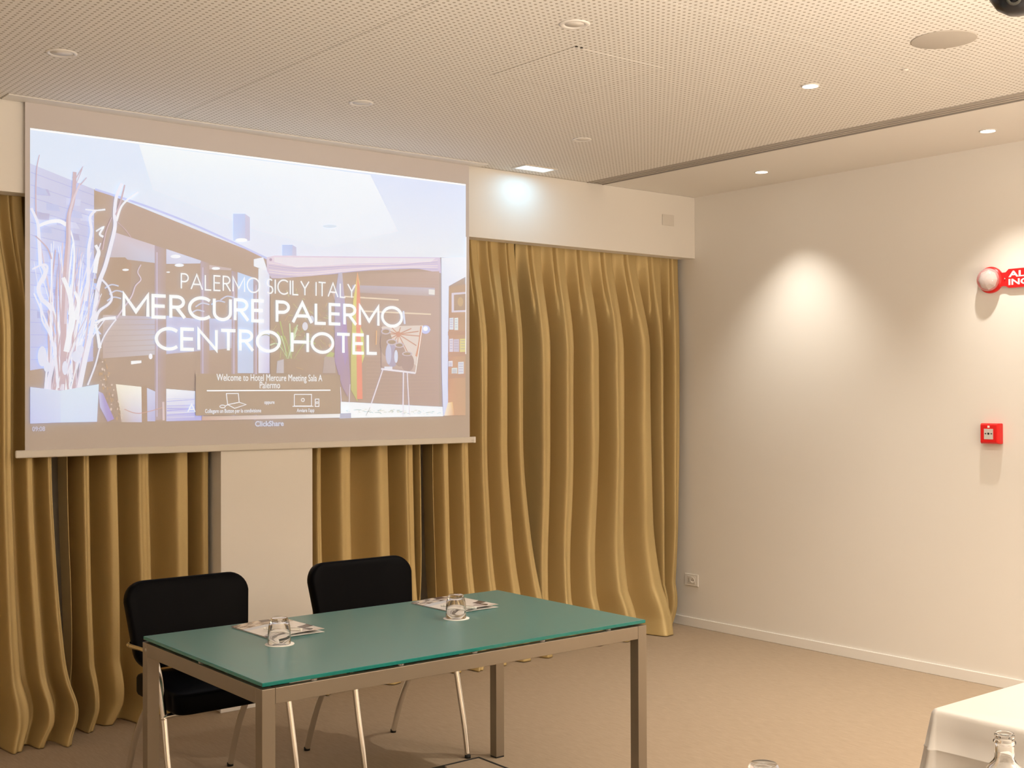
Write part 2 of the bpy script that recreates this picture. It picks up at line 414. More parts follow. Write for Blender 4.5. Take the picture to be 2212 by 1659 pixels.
for x0, x1 in ((334, 358), (433, 452), (500, 513), (548, 558)):
    P.poly([(x0, 530+(x0-334)*.33), (x1, 530+(x1-334)*.33), (x1, 905), (x0, 908)], [(194, 176, 186), (192, 170, 164), (194, 170, 160), (196, 178, 184)])
    P.stroke([(x0+5, 545+(x0-334)*.33), (x0+5, 900)], 1.6, (212, 200, 224), -1, 0)
P.poly([(359, 538), (434, 563), (432, 569), (359, 570)], [(222, 220, 240), (214, 214, 236), (216, 216, 236), (214, 212, 232)])
P.poly([(452, 572), (500, 580), (498, 584), (452, 582)], (208, 190, 190))
for cx, cy, a in ((379, 554, 11), (387, 573, 10), (466, 580, 9), (271, 583, 7), (363, 588, 4)): P.ell(cx, cy, a, a*.34, (248, 250, 255))
P.poly([(359, 682), (433, 690), (433, 758), (359, 765)], [(206, 204, 232), (202, 200, 228), (198, 186, 200), (200, 194, 218)])
P.poly([(452, 688), (500, 690), (500, 752), (452, 757)], [(202, 202, 230), (204, 204, 230), (204, 192, 200), (200, 194, 214)])
P.poly([(513, 588), (547, 600), (547, 806), (513, 806)], [(204, 216, 244), (200, 212, 240), (206, 212, 234), (208, 214, 238)])
P.poly([(558, 580), (582, 582), (582, 806), (558, 806)], [(238, 240, 246), (226, 224, 240), (214, 206, 232), (232, 230, 246)])
P.poly([(548, 560), (568, 556), (576, 580), (575, 585), (548, 575)], (240, 242, 250))
for (x, y) in ((240, 615), (250, 628), (245, 642), (436, 655), (470, 650), (490, 640), (425, 670)):
    P.stroke([(x-14, y+8), (x, y), (x+16, y+3)], 2.4, (212, 212, 232), 0)
# lower left: outdoor brightness seen under the blind, people and a rail
P.poly([(250, 830), (306, 836), (306, 912), (262, 912)], [(250, 240, 222), (252, 248, 240), (214, 208, 232), (210, 190, 180)])
P.poly([(313, 836), (335, 846), (335, 910), (318, 910)], [(222, 222, 240), (214, 214, 240), (196, 190, 224), (204, 198, 226)])
P.poly([(359, 840), (421, 845), (421, 896), (435, 898), (435, 908), (359, 910)], [(250, 250, 252), (240, 240, 250), (202, 196, 238), (192, 186, 232), (196, 190, 234), (206, 200, 232)])
for k in range(9): P.stroke([(360, 862+k*5), (420, 860+k*5+random.uniform(-3, 3))], random.uniform(1, 2.6), random.choice([(232, 230, 246), (196, 190, 232), (220, 214, 240)]), -1, 0)
P.poly([(305, 835), (317, 832), (318, 911), (306, 911)], (190, 164, 146))
P.poly([(283, 780), (305, 779), (305, 784), (283, 787)], (252, 252, 255)); P.ell(325, 770, 4, 6, (250, 248, 255))
for k in range(90):
    t = random.random(); xx = 215+t*40+random.uniform(-12, 12); yy = 775+t*130
    P.ell(xx, yy, random.uniform(1, 2.6), random.uniform(1.5, 4.5), random.choice([(206, 176, 150), (178, 148, 132), (228, 208, 196), (188, 160, 146)]), 6)
P.poly([(212, 845), (222, 850), (246, 905), (232, 911), (216, 880)], [(214, 206, 230), (186, 174, 214), (176, 160, 214), (190, 176, 214), (214, 206, 236)])
P.stroke([(268, 884), (300, 893), (352, 880)], 1.6, (214, 180, 170), -1); P.stroke([(352, 868), (353, 908)], 4, (226, 206, 206), -1, 0)
# pendant cubes
for (a, b, w_, h_) in ((503, 462, 26, 58), (609, 529, 22, 41)):
    P.poly([(a, b), (a+w_, b), (a+w_+.4*w_, b+h_*.13), (a+w_*1.4, b+h_*1.0), (a+w_, b+h_*1.02), (a, b+h_)], [(198, 208, 244), (196, 206, 242), (206, 204, 232), (208, 204, 228), (212, 224, 250), (206, 218, 250)])
    P.poly([(a+w_, b), (a+w_*1.4, b+h_*.13), (a+w_*1.4, b+h_), (a+w_, b+h_*1.02)], (208, 204, 226))
    P.ell(a+w_*.68, b+h_*.98, w_*.5, h_*.07, (255, 255, 255))
P.ell(712, 489, 15, 3.6, (220, 226, 240))
# draped valance above the shop window
P.poly([(575, 556), (592, 552), (950, 556), (952, 590), (900, 580), (780, 585), (700, 593), (620, 602), (586, 601), (576, 585)], [(226, 212, 226), (232, 216, 228), (222, 206, 224), (214, 198, 222), (222, 208, 224), (226, 210, 224), (228, 212, 224), (214, 198, 212), (208, 192, 208), (216, 200, 216)])
P.poly([(592, 556), (940, 558), (930, 566), (760, 570), (640, 578), (592, 566)], (234, 226, 236))
for k in range(6): P.stroke([(580, 568+k*5), (650, 576+k*4.5), (760, 572+k*3), (860, 570+k*2), (945, 562+k*4)], 1.1, random.choice([(204, 190, 212), (240, 228, 240), (196, 184, 210)]), -1)
P.ell(584, 561, 3, 3, (176, 160, 186))
# window interior
P.poly([(583, 603), (700, 594), (948, 586), (948, 878), (735, 866), (583, 806)], [(190, 166, 152), (192, 168, 154), (202, 178, 172), (196, 172, 166), BG, (186, 164, 144)])
for k in range(160):
    xx = random.gauss(665, 42); yy = random.gauss(700, 52)
    if 588 < xx < 716 and 605 < yy < 800:
        a = random.uniform(0, 6.3); l = random.uniform(4, 16)
        P.stroke([(xx, yy), (xx+l*math.cos(a), yy+l*math.sin(a))], random.uniform(.8, 1.8), random.choice([(184, 172, 128), (178, 158, 132), (206, 196, 160), (172, 148, 124), (206, 182, 150), (168, 160, 122)]), -1, 0)
for k in range(16):
    x0 = 624+random.uniform(-10, 10); a = random.uniform(-1.1, 1.1); l = random.uniform(40, 85)
    P.stroke([(x0, 775), (x0+math.sin(a)*l*.5, 775-l*.6), (x0+math.sin(a)*l*.9, 775-l*math.cos(a))], 3, random.choice([(196, 198, 150), (214, 220, 190), (180, 178, 130)]), .8)
P.poly([(698, 775), (712, 760), (722, 763), (716, 776), (702, 783)], (196, 196, 140)); P.ell(715, 747, 6, 5, (222, 186, 166)); P.ell(658, 705, 6, 9, (226, 222, 232)); P.ell(672, 690, 5, 8, (218, 214, 226))
P.poly([(598, 780), (612, 776), (612, 806), (596, 806)], (206, 196, 200))
P.poly([(700, 770), (722, 772), (724, 806), (696, 806)], (198, 180, 176))
for a, b in (((735, 640), (860, 648)), ((780, 672), (930, 679))): P.stroke([a, b], 3, (232, 214, 196), -1, 0)
for k in range(12): P.stroke([(790, 770+k*8), (940, 775+k*7)], 1, (200, 176, 166), -1, 0)
for k in range(8): P.stroke([(785+k*.3, 600+k*6), (945, 603+k*6)], .8, (198, 172, 164), -1, 0)
P.poly([(760, 616), (938, 622), (938, 640), (760, 632)], [(196, 184, 196), (206, 196, 206), (200, 184, 184), (196, 178, 178)])
P.poly([(925, 625), (938, 626), (938, 637), (925, 636)], (236, 232, 230))
P.poly([(918, 712), (924, 706), (929, 712), (924, 718)], (245, 248, 255)); P.ell(918, 712, 10, 9, (206, 208, 246)); P.ell(918, 710, 5, 5, (252, 254, 255))
# curtains and flags by the window
P.poly([(716, 632), (727, 628), (729, 660), (722, 650)], (214, 190, 180))
P.poly([(722, 640), (730, 590), (738, 588), (748, 700), (756, 830), (750, 858), (738, 835), (722, 780)], [(184, 180, 198), (196, 190, 208), (204, 196, 208), (178, 164, 194), (178, 156, 184), (190, 168, 178), (168, 148, 186), (166, 148, 190)])
P.poly([(738, 690), (746, 700), (750, 770), (744, 790), (736, 740)], (160, 146, 198))
P.poly([(771, 588), (776, 610), (777, 700), (771, 868), (757, 842), (757, 760), (762, 650)], [(238, 190, 150), (226, 216, 140), (224, 206, 146), (206, 198, 120), (206, 196, 124), (214, 204, 140), (228, 214, 150)])
P.poly([(771, 590), (776, 620), (779, 700), (782, 862), (770, 862), (769, 760), (768, 680)], [(236, 168, 146), (230, 140, 130), (232, 140, 120), (240, 160, 128), (236, 150, 116), (236, 146, 120), (234, 150, 130)])
P.poly([(777, 705), (784, 720), (786, 770), (781, 785)], (220, 216, 150))
for a in ((734, 836, 738, 895), (755, 830, 752, 895)): P.stroke([(a[0], a[1]), (a[2], a[3])], 1.6, (232, 220, 232), -1, 0)
# floor strip, plinth
P.poly([(735, 868), (955, 879), (956, 899), (735, 903)], [(246, 248, 252), (244, 247, 252), (250, 252, 255), (252, 253, 255)])
for k in range(80):
    xx = random.uniform(745, 950); yy = 886+(xx-745)*.03+random.gauss(0, 2.2); P.ell(xx, yy, random.uniform(1, 5), 1, random.choice([(206, 210, 206), (226, 220, 206), (214, 222, 226)]), 6)
P.poly([(732, 893), (757, 892), (757, 903), (732, 904)], (198, 196, 214))
P.poly([(435, 899), (733, 894), (733, 902), (435, 908)], [(212, 184, 168), (246, 240, 236), (246, 246, 250), (220, 186, 176)])
# easel with jug picture
P.poly([(824, 705), (912, 703), (896, 806), (822, 792)], [(224, 206, 196), (232, 216, 206), (206, 184, 178), (196, 172, 166)])
P.poly([(822, 707), (905, 705), (897, 790), (840, 740)], (228, 214, 208))
for k in range(12):
    a = k*math.pi/6+.1; P.stroke([(859, 722), (859+48*math.cos(a)*(1 if math.cos(a) > 0 else .7), 722+42*math.sin(a)*(1 if math.sin(a) > 0 else .36))], 2.2, (208, 160, 142), -1, 0)
P.ell(859, 722, 5, 6, (212, 164, 146)); P.stroke([(909, 705), (905, 740), (898, 770)], 6, (220, 170, 140), -1)
for (cx, cy, rx, ry, c) in ((833, 742, 13, 28, (182, 158, 156)), (846, 765, 15, 28, (190, 178, 196)), (862, 768, 13, 24, (178, 156, 160)), (879, 783, 14, 20, (184, 162, 162))):
    P.ell(cx, cy, rx, ry, c); P.ell(cx-1, cy-ry*.93, rx*.8, ry*.24, (210, 196, 204)); P.ell(cx-1, cy-ry*.93, rx*.58, ry*.15, (160, 138, 142))
P.ell(838, 765, 6, 22, (208, 206, 228)); P.ell(854, 770, 4, 14, (222, 226, 246))
P.stroke([(911, 704), (896, 806)], 2, (246, 240, 236), -1, 0); P.stroke([(812, 714), (811, 745)], 2.4, (236, 196, 160), -1, 0)
P.stroke([(822, 797), (873, 803), (896, 806)], 3.6, (240, 234, 242), -1, 0)
P.poly([(829, 792), (846, 792), (846, 798), (829, 797)], (234, 232, 242))
for a in ((826, 797, 798, 880, 2.6), (870, 803, 869, 900, 3), (878, 802, 883, 898, 2.4), (798, 880, 789, 898, 1)): P.stroke([(a[0], a[1]), (a[2], a[3])], a[4], (238, 228, 236) if a[4] > 1.5 else (150, 144, 150), -1, 0)
P.stroke([(870, 672), (873, 700)], 4, (226, 228, 246), -1, 0)
# right end: white reveal and book shelves
P.poly([(952, 557), (1004.5, 556), (1004, 598), (968, 618), (966, 830), (967, 893), (956, 898), (953, 800)], [(236, 238, 248), (240, 242, 250), (238, 240, 250), (232, 234, 250), (222, 224, 248), (214, 216, 244), (222, 224, 248), (230, 232, 250)])
P.poly([(968, 620), (1004, 614), (1004, 897), (966, 897), (967, 800)], [(196, 168, 150), (198, 170, 152), (208, 174, 150), (216, 172, 140), (206, 164, 136)])
P.poly([(966, 870), (976, 868), (980, 897), (958, 898)], [(250, 230, 204), (234, 196, 150), (226, 180, 140), (250, 236, 220)])
P.poly([(974, 633), (1004, 631), (1004, 674), (974, 675)], (222, 212, 226)); P.poly([(979, 637), (1004, 635), (1004, 670), (979, 671)], (190, 164, 148)); P.ell(993, 652, 6, 10, (206, 180, 152))
for (x, y, w_, h_, c) in ((969, 687, 9, 25, (222, 224, 238)), (980, 687, 8, 26, (226, 232, 234)), (969, 732, 8, 28, (222, 214, 230)), (978, 733, 12, 27, (212, 200, 214)), (992, 732, 12, 29, (224, 214, 160)), (967, 780, 9, 12, (232, 228, 240)), (974, 795, 12, 12, (218, 224, 226)), (988, 782, 12, 27, (222, 222, 232))):
    P.poly([(x, y), (x+w_, y-.5), (x+w_, y+h_), (x, y+h_)], c)
    for k in range(4): P.stroke([(x+1.5, y+4+k*h_/5), (x+w_-1.5, y+4+k*h_/5)], 1.1, (190, 176, 190), -1, 0)
for y in (716, 762, 809): P.poly([(966, y), (1004, y-2), (1004, y+7), (966, y+9)], (200, 160, 134))
P.stroke([(1005, 512), (1004.5, 765)], 2.2, (252, 250, 255), -1, 0)
# planter and tall bleached branches
BR = [(240, 238, 250), (234, 230, 246), (226, 210, 220), (246, 246, 252), (214, 190, 196)]
for k in range(75):
    x0 = 133+random.gauss(0, 16); x1 = 150+random.gauss(0, 36); yt = random.uniform(520, 700)
    x1 = min(max(x1, 72), 232); x0 = min(max(x0, 96), 178)
    P.stroke([(x1, yt), ((x0+x1)/2+random.uniform(-14, 14), (yt+840)/2), (x0, 843)], random.uniform(1.4, 5), random.choice(BR), .5, 4)
for pts, w_, c in (
    ([(84, 335), (78, 365), (76, 420), (77, 470)], 2.5, 4), ([(66, 450), (80, 482), (83, 520), (86, 575)], 6.5, 0), ([(83, 488), (104, 480), (126, 478), (142, 486)], 7.5, 3),
    ([(141, 486), (153, 505), (159, 545), (156, 600), (148, 680)], 3.6, 3), ([(160, 372), (157, 430), (147, 470), (146, 520), (141, 580), (137, 680), (134, 830)], 10, 4),
    ([(172, 396), (158, 430), (149, 468), (149, 520), (144, 600), (140, 700)], 4.6, 2), ([(178, 360), (160, 390)], 2, 4), ([(186, 384), (172, 400)], 2, 4), ([(155, 383), (162, 398), (176, 365)], 1.6, 4),
    ([(183, 453), (205, 455), (226, 453)], 3, 3), ([(205, 455), (193, 470), (196, 500), (190, 540), (189, 600), (183, 650)], 6.5, 0), ([(206, 500), (222, 491), (214, 506), (222, 512)], 4, 3),
    ([(262, 397), (250, 425), (246, 460), (247, 490), (238, 530), (226, 575), (213, 610), (206, 650), (197, 710), (184, 770), (170, 838)], 8.5, 0),
    ([(268, 400), (258, 440), (249, 465)], 4, 4), ([(297, 415), (276, 430), (260, 448), (250, 478)], 4, 3), ([(250, 478), (268, 495), (283, 515)], 1.4, 4),
    ([(240, 470), (228, 500), (220, 540)], 2.4, 4), ([(205, 530), (212, 545), (208, 560), (203, 590)], 8, 3),
    ([(214, 600), (231, 618), (240, 642), (233, 657), (213, 672), (205, 692)], 5, 0), ([(204, 698), (224, 689), (249, 687)], 5.5, 3), ([(250, 690), (240, 702), (224, 726), (214, 752), (204, 790), (188, 832)], 3, 0),
    ([(303, 572), (296, 588), (303, 604), (291, 618), (283, 640), (264, 668), (250, 688)], 2.6, 2), ([(90, 575), (96, 590), (82, 620), (88, 645), (104, 660), (112, 672)], 8.5, 0),
    ([(68, 582), (92, 572), (101, 580), (90, 612)], 4.5, 0), ([(86, 655), (90, 692), (106, 722), (117, 760), (124, 838)], 4.5, 0), ([(205, 700), (210, 725), (214, 752)], 6, 3),
    ([(200, 615), (214, 640), (205, 672)], 2.4, 2), ([(75, 510), (100, 535), (110, 560)], 3, 4), ([(135, 600), (150, 640), (153, 690), (142, 760)], 10, 3), ([(160, 630), (168, 655), (160, 690)], 7, 3)):
    P.stroke(pts, w_, BR[c], .35)
for cx, cy, rx, ry in ((90, 770, 10, 22), (139, 795, 6, 15), (163, 770, 9, 12), (172, 755, 8, 10), (100, 792, 7, 12)): P.ell(cx, cy, rx, ry, (232, 232, 248))
P.poly([(64, 836), (130, 844), (130, 912.5), (64, 915)], [(216, 220, 242), (224, 228, 246), (218, 222, 248), (210, 212, 246)])
P.poly([(130, 844), (212, 830), (208, 911), (130, 912.5)], [(226, 234, 248), (226, 236, 248), (222, 228, 250), (222, 230, 250)])
# information panel at the foot of the slide
P.poly([(421, 807), (733, 810), (733, 893.5), (421, 898)], (190, 168, 153))
P.stroke([(445, 844), (712, 843)], 2.4, (252, 252, 255), -1, 0)
W1 = (248, 248, 255)
for pts in ([(487, 850), (513, 850), (515, 869), (490, 874), (487, 850)], [(490, 874), (515, 869), (530, 874), (505, 882), (490, 874)],
            [(634, 852), (671, 852), (671, 877), (634, 877), (634, 852)], [(630, 877.6), (675, 877.6)], [(679, 862), (687, 862), (687, 878), (679, 878), (679, 862)]): P.stroke(pts, 1.5, W1, -1, 0)
for cx, cy, a, b in ((652.5, 864, 3.4, 3.4), (683, 870, 2, 2.2), (479, 878, 6, 3)):
    P.stroke([(cx+a*math.cos(i*.5236), cy+b*math.sin(i*.5236)) for i in range(13)], 1.4, W1, -1, 0)
P.stroke([(485, 877), (491, 874)], 1.5, W1, -1, 0)

# stroke lettering (round geometric capitals)
def arc(cx, cy, rx, ry, a0, a1, n=22): return [(cx+rx*math.cos(math.radians(a0+(a1-a0)*i/n)), cy+ry*math.sin(math.radians(a0+(a1-a0)*i/n))) for i in range(n+1)]
GL = {'M': (.92, [[(0, 0), (.0, 1), (.46, .22), (.92, 1), (.92, 0)]]), 'E': (.50, [[(.5, 1), (0, 1), (0, 0), (.5, 0)], [(0, .52), (.46, .52)]]),
      'R': (.55, [[(0, 0), (0, 1), (.24, 1)]+arc(.24, .75, .27, .25, 90, -90, 14)+[(0, .5)], [(.22, .5), (.56, 0)]]), 'C': (.82, [arc(.5, .5, .5, .5, 48, 312, 30)]),
      'U': (.68, [[(0, 1), (0, .34)]+arc(.34, .34, .34, .34, 180, 360, 18)+[(.68, 1)]]), 'P': (.52, [[(0, 0), (0, 1), (.24, 1)]+arc(.24, .74, .28, .26, 90, -90, 14)+[(0, .48)]]),
      'A': (.86, [[(0, 0), (.43, 1), (.86, 0)], [(.16, .34), (.70, .34)]]), 'L': (.46, [[(0, 1), (0, 0), (.46, 0)]]), 'O': (1.0, [arc(.5, .5, .5, .5, 0, 360, 40)]),
      'N': (.74, [[(0, 0), (0, 1), (.74, 0), (.74, 1)]]), 'T': (.62, [[(0, 1), (.62, 1)], [(.31, 1), (.31, 0)]]), 'H': (.72, [[(0, 0), (0, 1)], [(.72, 0), (.72, 1)], [(0, .52), (.72, .52)]]),
      'S': (.46, [arc(.24, .745, .22, .255, 40, 240, 16)+arc(.22, .25, .25, .25, 62, -140, 16)]), 'I': (.0, [[(0, 0), (0, 1)]]), 'Y': (.70, [[(0, 1), (.35, .48), (.70, 1)], [(.35, .48), (.35, 0)]]), ' ': (.18, [])}
def letters(s, xa, xb, z0, h, wt, col, gap):
    W = sum(GL[c][0] for c in s)+gap*(len(s)-1); k = (xb-xa)/W; x = 0
    for c in s:
        for st in GL[c][1]:
            cl = (c == 'O')
            q = [(xa+(x+a)*k, z0+wt/2+b*(h-wt)) for a, b in (st[:-1] if cl else st)]
            # square ends: extend open strokes by half a weight where they stop on the cap line / base line horizontally
            P.raw_strip(q, wt, col, closed=cl)
        x += GL[c][0]+gap
WT = (253, 254, 255)
def span(pa, pb): a = on_screen(*pa); b = on_screen(*pb); return a[0], b[0], a[1]
xa, _, z1 = span((390, 625), (768, 636)); xb = on_screen(766, 636)[0]; zt = on_screen(389, 590)[1]
letters('PALERMO SICILY ITALY', xa, xb, z1, zt-z1, .0068, WT, .22)
xa, xb, z1 = span((266, 686), (866, 703)); zt = on_screen(266, 632)[1]
letters('MERCURE PALERMO', xa, xb, z1, zt-z1, .0158, WT, .20)
xa, xb, z1 = span((336, 757), (812, 767)); zt = on_screen(346, 706)[1]
letters('CENTRO HOTEL', xa, xb, z1, zt-z1, .0158, WT, .20)
xa, _, z1 = span((404, 891), (420, 891)); letters('A', xa, on_screen(420, 891)[0], z1, .043, .0055, WT, .1)
xa, _, z1 = span((735, 891), (750, 891)); letters('M', xa, on_screen(751, 891)[0], z1, .040, .0050, WT, .1)
pic = P.build('projected_picture', scr)
YT = YS-.0006-(P.k+12)*.000012
def ptext(s, a, b, h, col, bold=.0):
    """lettering between slide points a (lower left) and b (lower right)"""
    x0, z0 = on_screen(*a); x1, _ = on_screen(*b)
    m_ = bpy.data.materials.get('t%s' % (col,)) or mat('t%s' % (col,), (.63, .60, .605), .9, spec=.05, emit=P.em(col), es=1)
    M = Matrix.Translation((x0, YT, z0)) @ Matrix.Rotation(math.pi/2, 4, 'X')
    return text('slide_text', s, m_, M, x1-x0, h, scr, bold)
ptext('Welcome to Hotel Mercure Meeting Sala A', (466, 827.5), (694, 825.5), .046, (252, 252, 255), 0)
ptext('Palermo', (559, 839), (603, 838), .034, (252, 252, 255), 0)
ptext('Collegare un Button per la condivisione', (441, 895), (562, 894), .026, (246, 246, 255), .008)
ptext('oppure', (569, 875), (591, 875), .018, (246, 246, 255), .01)
ptext("Avviare l'app", (639, 893), (677, 892), .026, (246, 246, 255), .008)
ptext('ClickShare', (549, 921.5), (611, 921), .028, (226, 224, 240), .025)
ptext('09:08', (68, 932), (96, 931.5), .022, (216, 208, 222), .02)

# ------------------------------------------------------------------ curtains
def sstep(t): t = max(0, min(1, t)); return t*t*(3-2*t)
def curtain(label, K, seed=0, brk=None, zbot=.004, ztop=2.60, group='gold curtains'):
    """K: knots alternating crest / valley: (x_top, x_mid, x_bot, y_top, y_mid, y_bot)"""
    rnd = random.Random(seed); ns = 20; nz = 84
    ph = [rnd.uniform(0, 6.28) for _ in K]; am = [rnd.uniform(.6, 1.3) for _ in K]; rip = [rnd.uniform(.05, .16) for _ in K]; pr = [rnd.uniform(-.3, .3) for _ in K]; pw = [rnd.uniform(1.5, 2.6) for _ in K]
    def knot(i, z):
        xt, xm, xb, yt, ym, yb = K[i]
        a = sstep((z-1.85)/(2.55-1.85)) if z > 1.85 else 0
        b = sstep((1.35-z)/1.35) if z < 1.35 else 0
        x = xm+(xt-xm)*a+(xb-xm)*b; fl = max(0, 1-z/.75)**2
        y = ym+(yt-ym)*a+(yb-ym)*fl
        x += .0025*math.sin(z*2.2+ph[i])*am[i]*(1-a)
        if z < .30:                       # the cloth breaks on the floor
            k = math.sin(max(0, min(1, (.30-z)/.30))*math.pi)
            y += (-.022 if i % 2 == 0 else .012)*k*am[i]; x += .014*k*math.sin(ph[i]*3)
            if z < .10: x -= .03*(1-z/.10)*am[i]; y += -.02*(1-z/.10)*math.sin(ph[i]*5)
        if brk:
            x += brk*math.exp(-((z-.16)/.10)**2)*(i/len(K))**2
        return x, y
    verts = []; row = (len(K)-1)*ns+1
    zs = [zbot+(ztop-zbot)*((j/nz)**1.35) for j in range(nz+1)]
    for z in zs:
        kn = [knot(i, z) for i in range(len(K))]; at = sstep((z-1.95)/.55)
        for i in range(len(K)-1):
            for s in range(ns):
                t = s/ns; e = (1-math.cos(math.pi*t))/2
                # crest: flat face with a sharp far edge; then a steep drop into a narrow dark valley
                if i % 2:
                    e2 = 1-(1-sstep(t))**(pw[i]*(1-at)+6*at)-rip[i]*(1-at)*math.sin(math.pi*t)*math.sin(math.pi*(2.2*t+pr[i]))
                    e2 -= .55*at*math.exp(-((t-.52)/.07)**2)
                else: e2 = sstep(t/.75)
                ov = .05*math.sin(math.pi*2*t)*(kn[i+1][0]-kn[i][0])
                x = kn[i][0]+(kn[i+1][0]-kn[i][0])*t+ov
                y = kn[i][1]+(kn[i+1][1]-kn[i][1])*e2
                y += .0022*math.sin(x*61+z*3+seed)+.0015*math.sin(x*37-z*7)
                verts.append((x, y, z+(.012*math.sin(x*23+seed) if z < .02 and K[i][5] > 5.74 else 0)*0))
        verts.append((kn[-1][0], kn[-1][1], z))
    faces = [(j*row+i, j*row+i+1, (j+1)*row+i+1, (j+1)*row+i) for j in range(nz) for i in range(row-1)]
    me = bpy.data.meshes.new('curtain'); me.from_pydata(verts, [], faces)
    o = link('curtain', me, m_gold, smooth=True, label=label, cat='curtain', group=None)
    md = o.modifiers.new('thickness', 'SOLIDIFY'); md.thickness = .003; md.offset = 0
    return o
def folds(tops, mids, bots, yt=(5.785, 5.835), ym=(5.755, 5.95), yb=(5.60, 5.83), ybv=None, vt=.22, vm=.34, vb=.36):
    """crest positions -> knots with valleys just right of each crest"""
    K = []
    n = len(mids)
    for i in range(n):
        yc = ybv[i] if ybv else yb[0]
        K.append((tops[i], mids[i], bots[i], yt[0], ym[0], yc))
        if i < n-1:
            K.append((tops[i]+(tops[i+1]-tops[i])*vt, mids[i]+(mids[i+1]-mids[i])*vm, bots[i]+(bots[i+1]-bots[i])*vb, yt[1], ym[1], max(yb[1], yc+.08)))
    return K
# E: right curtain by the wall
KE = folds(
    [4.64, 4.84, 5.04, 5.243, 5.45, 5.66, 5.90, 6.075], [4.71, 4.895, 5.09, 5.305, 5.53, 5.775, 5.90, 6.055], [4.70, 4.85, 5.03, 5.235, 5.50, 5.82, 5.90, 6.02],
    yb=(5.60, 5.80), ybv=[5.72, 5.68, 5.66, 5.64, 5.61, 5.585, 5.74, 5.80])
KE[0] = (4.70, 4.71, 4.80, 5.86, 5.93, 5.86)
curtain('gold curtain closest to the right wall, with pinch pleats', KE, 1)
# D: panel whose right edge overlaps E and flares out at the bottom
curtain('gold curtain emerging at the screen right edge, flaring over its neighbour', folds(
    [3.955, 4.08, 4.22, 4.34, 4.50, 4.63], [3.965, 4.07, 4.21, 4.355, 4.505, 4.630], [3.99, 4.10, 4.25, 4.42, 4.60, 4.765],
    yt=(5.775, 5.82), ym=(5.695, 5.83), yb=(5.57, 5.72), ybv=[5.66, 5.60, 5.565, 5.58, 5.57, 5.55]), 2)
# C: right of the pillar
curtain('gold curtain hanging just right of the white pillar', folds(
    [3.18, 3.26, 3.45, 3.69, 3.87, 3.91], [3.18, 3.265, 3.445, 3.69, 3.865, 3.915], [3.18, 3.28, 3.46, 3.71, 3.885, 3.925],
    ym=(5.745, 5.92), yb=(5.60, 5.78), ybv=[5.75, 5.60, 5.64, 5.60, 5.66, 5.84]), 3)
# B: left of the pillar
curtain('gold curtain hanging just left of the white pillar', folds(
    [1.90, 2.02, 2.13, 2.30, 2.50, 2.62], [1.92, 2.02, 2.155, 2.305, 2.51, 2.625], [1.95, 2.04, 2.17, 2.33, 2.52, 2.63],
    ym=(5.745, 5.94), yb=(5.66, 5.82), ybv=[5.82, 5.70, 5.78, 5.68, 5.70, 5.76]), 4)
# A: left edge of the picture
curtain('gold curtain at the far left edge of the photo, partly behind the screen', folds(
    [1.10, 1.30, 1.48, 1.60, 1.72, 1.80], [1.12, 1.32, 1.50, 1.645, 1.735, 1.825], [1.10, 1.32, 1.52, 1.68, 1.79, 1.89],
    yt=(5.775, 5.83), ym=(5.680, 5.80), yb=(5.56, 5.70), ybv=[5.66, 5.66, 5.70, 5.60, 5.56, 5.54], vm=.5, vb=.5), 5, brk=.05)

# ------------------------------------------------------------------ wall fittings
# blank cover plate on the pelmet
cp = empty('cover_plate', (5.857, YF, 2.739), label='blank square cream cover plate on the pelmet above the curtain', cat='cover plate')
box('plate', (-.055, -.006, -.036), (.055, -.0003, .036), m_plastic2, cp, bev=.002)
# socket on the right wall low by the curtain
so = empty('wall_socket', (XR, 5.705, .316), label='white square power socket low on the right wall beside the curtain', cat='socket')
box('frame', (-.008, -.060, -.040), (-.0003, .060, .040), m_plastic, so, bev=.002)
box('insert', (-.0105, -.036, -.026), (-.008, .036, .026), m_plastic2, so, bev=.001)
lathe('round_outlet', [(0, .0108), (.015, .0108), (.017, .0130), (.020, .0125), (.021, .0106), (0, .0106)], m_plastic, so, 28, (0, -.012, 0), 'x')
for dy in (-.019, -.005): lathe('pin_hole', [(0, .0116), (.0035, .0116), (.0035, .0109), (0, .0109)], m_hole, so, 10, (0, dy, 0), 'x')
for dz in (-.010, 0, .010): lathe('pin_hole', [(0, .0112), (.0025, .0112), (.0025, .0106), (0, .0106)], m_hole, so, 10, (0, .022, dz), 'x')
# manual call point
fa = empty('fire_call_point', (XR, 3.500, 1.362), label='small red square fire alarm call point on the right wall', cat='fire alarm')
bm = bmesh.new()
a = .055; b_ = .047
vs = [bm.verts.new(p) for p in ((-.0003, -a, -a), (-.0003, a, -a), (-.0003, a, a), (-.0003, -a, a), (-.034, -a, -a), (-.034, a, -a), (-.034, a, a), (-.034, -a, a), (-.050, -b_, -b_), (-.050, b_, -b_), (-.050, b_, b_), (-.050, -b_, b_))]
for q in ((0, 1, 2, 3), (0, 1, 5, 4), (1, 2, 6, 5), (2, 3, 7, 6), (3, 0, 4, 7), (4, 5, 9, 8), (5, 6, 10, 9), (6, 7, 11, 10), (7, 4, 8, 11), (8, 9, 10, 11)): bm.faces.new([vs[i] for i in q])
bmesh.ops.bevel(bm, geom=list(bm.edges), offset=.0025, segments=2, affect='EDGES')
link('body', bm_mesh('body', bm), m_red, fa)
pl = box('press_plate', (-.0515, -.026, -.030), (-.0498, .026, .026), m_print, fa)
lathe('centre_dot', [(0, .0525), (.006, .0525), (.006, .0515), (0, .0515)], m_black, pl, 16, (0, 0, 0), 'x')
